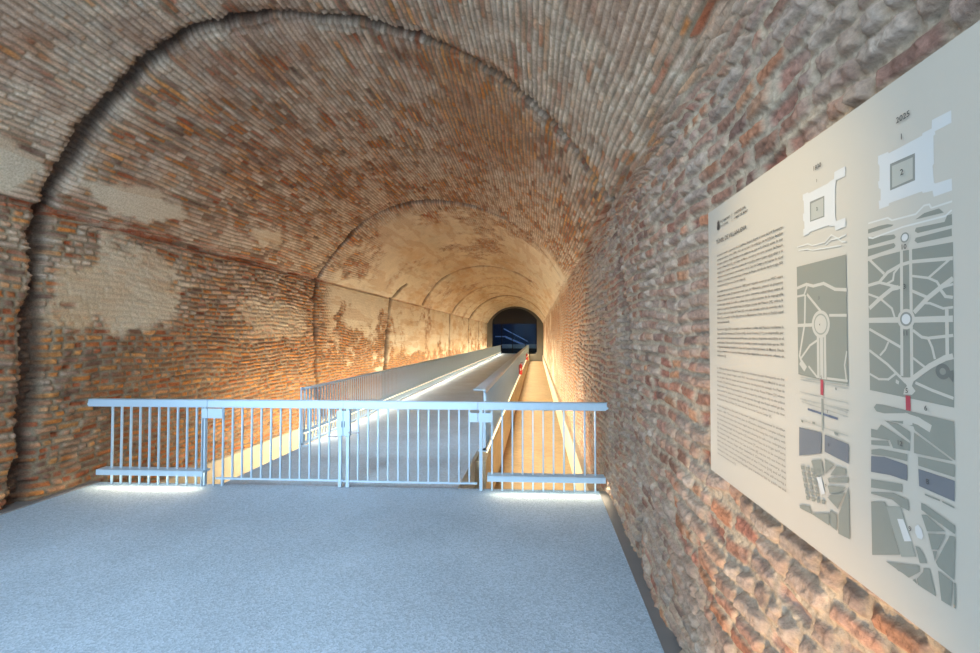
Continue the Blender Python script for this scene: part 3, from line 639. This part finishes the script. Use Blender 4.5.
# ------------------------------------------------------------------ light
w = bpy.data.worlds.new('daylight'); bpy.context.scene.world = w; w.use_nodes = True
wn = w.node_tree.nodes; wl = w.node_tree.links
bg = wn['Background']; bg.inputs['Color'].default_value = (.60, .80, 1.0, 1); bg.inputs['Strength'].default_value = SKY
def area(name, loc, rot, sx, sy, power, col, portal=False, spread=180):
    l = bpy.data.lights.new(name, 'AREA'); l.shape = 'RECTANGLE'; l.size = sx; l.size_y = sy; l.energy = power; l.color = col; l.spread = math.radians(spread)
    if portal: l.cycles.is_portal = True
    o = bpy.data.objects.new(name, l); C.objects.link(o); o.location = loc; o.rotation_euler = rot; return o
area('daylight_opening', (-2.25, YB, 2.0), (-PI/2+PI, 0, 0), 6.4, 6.2, 10, (1,1,1), True)
WARM = (1., .85, .61); WARM2 = (1., .87, .68)
# walkway luminaires: left rail lights the deck, the right one the channel, both in runs of 5 m
for i in range(8):
    y = 6.8+2.5+i*5
    area('led_run', (-3.70, y, .175+wz(y)), (0, math.radians(-66), 0), .03, 4.9, LEDW, WARM2)
    area('led_run', (-.725, y, -.06+wz(y)), (0, math.radians(-92), 0), .03, 4.9, LEDC, WARM)
    area('led_run', (-3.80, y, -.06+wz(y)), (0, math.radians(92), 0), .03, 4.9, LEDC, WARM)
# fence light bars
for t, wd in ((.51, 1.25), (5.15, 1.25)):
    x = A0[0]+t*math.cos(RZ); y = A0[1]+t*math.sin(RZ)
    area('led_bar', (x+.04, y-.055, .120), (math.radians(-80), 0, RZ), wd, .03, LEDF, (1.,.80,.52))
def spot(name, loc, tgt, power, col, size, blend=.6, rad=.05):
    l = bpy.data.lights.new(name, 'SPOT'); l.energy = power; l.color = col; l.spot_size = math.radians(size); l.spot_blend = blend; l.shadow_soft_size = rad
    o = bpy.data.objects.new(name, l); C.objects.link(o); o.location = loc
    from mathutils import Vector
    o.rotation_euler = (Vector(tgt)-Vector(loc)).to_track_quat('-Z', 'Y').to_euler(); return o
spot('added_board_spot', (-1.2, 1.0, 3.4), (.72, 1.42, 1.95), SP1, (1., .76, .42), 27, 1., .05)  # unseen spot added to put a warm glow on the board
spot('added_low_wall_spot', (-.15, .5, .10), (.82, 1.35, .75), SP2, (1., .64, .30), 62, .8, .05)  # added below the view to warm the lower right wall
area('added_cool_floor_fill', (-2.3, 1.0, 4.5), (math.radians(22), 0, 0), 1.6, 2.0, COOL, (.72,.88,1.), False, 150)  # unseen fill added overhead to brighten the platform floor
spot('added_cool_deck_spot', (-2.3, 1.0, 4.4), (-2.3, 9.5, 0), COOLS, (.70,.87,1.), 52, 1., .9)  # added out of view to brighten the walkway, no fitting there
area('chamber_light', (-2.0, YE+3.2, 4.9), (0, 0, 0), 3.5, 2.0, CHB, (.18,.42,1.))

# ------------------------------------------------------------------ camera
cam = bpy.data.cameras.new('camera'); co = bpy.data.objects.new('camera', cam); C.objects.link(co)
cam.lens = 16.0; cam.sensor_width = 36; cam.clip_start = .02
co.location = (0, 0, 1.75)
co.rotation_euler = (PI/2+math.atan(9.5/435.56), 0, math.atan(46/435.56))
sc = bpy.context.scene; sc.camera = co
sc.view_settings.view_transform = 'Standard'; sc.view_settings.look = 'None'; sc.view_settings.gamma = 1
sc.view_settings.exposure = EXPO
sc.cycles.max_bounces = 8; sc.cycles.diffuse_bounces = 5
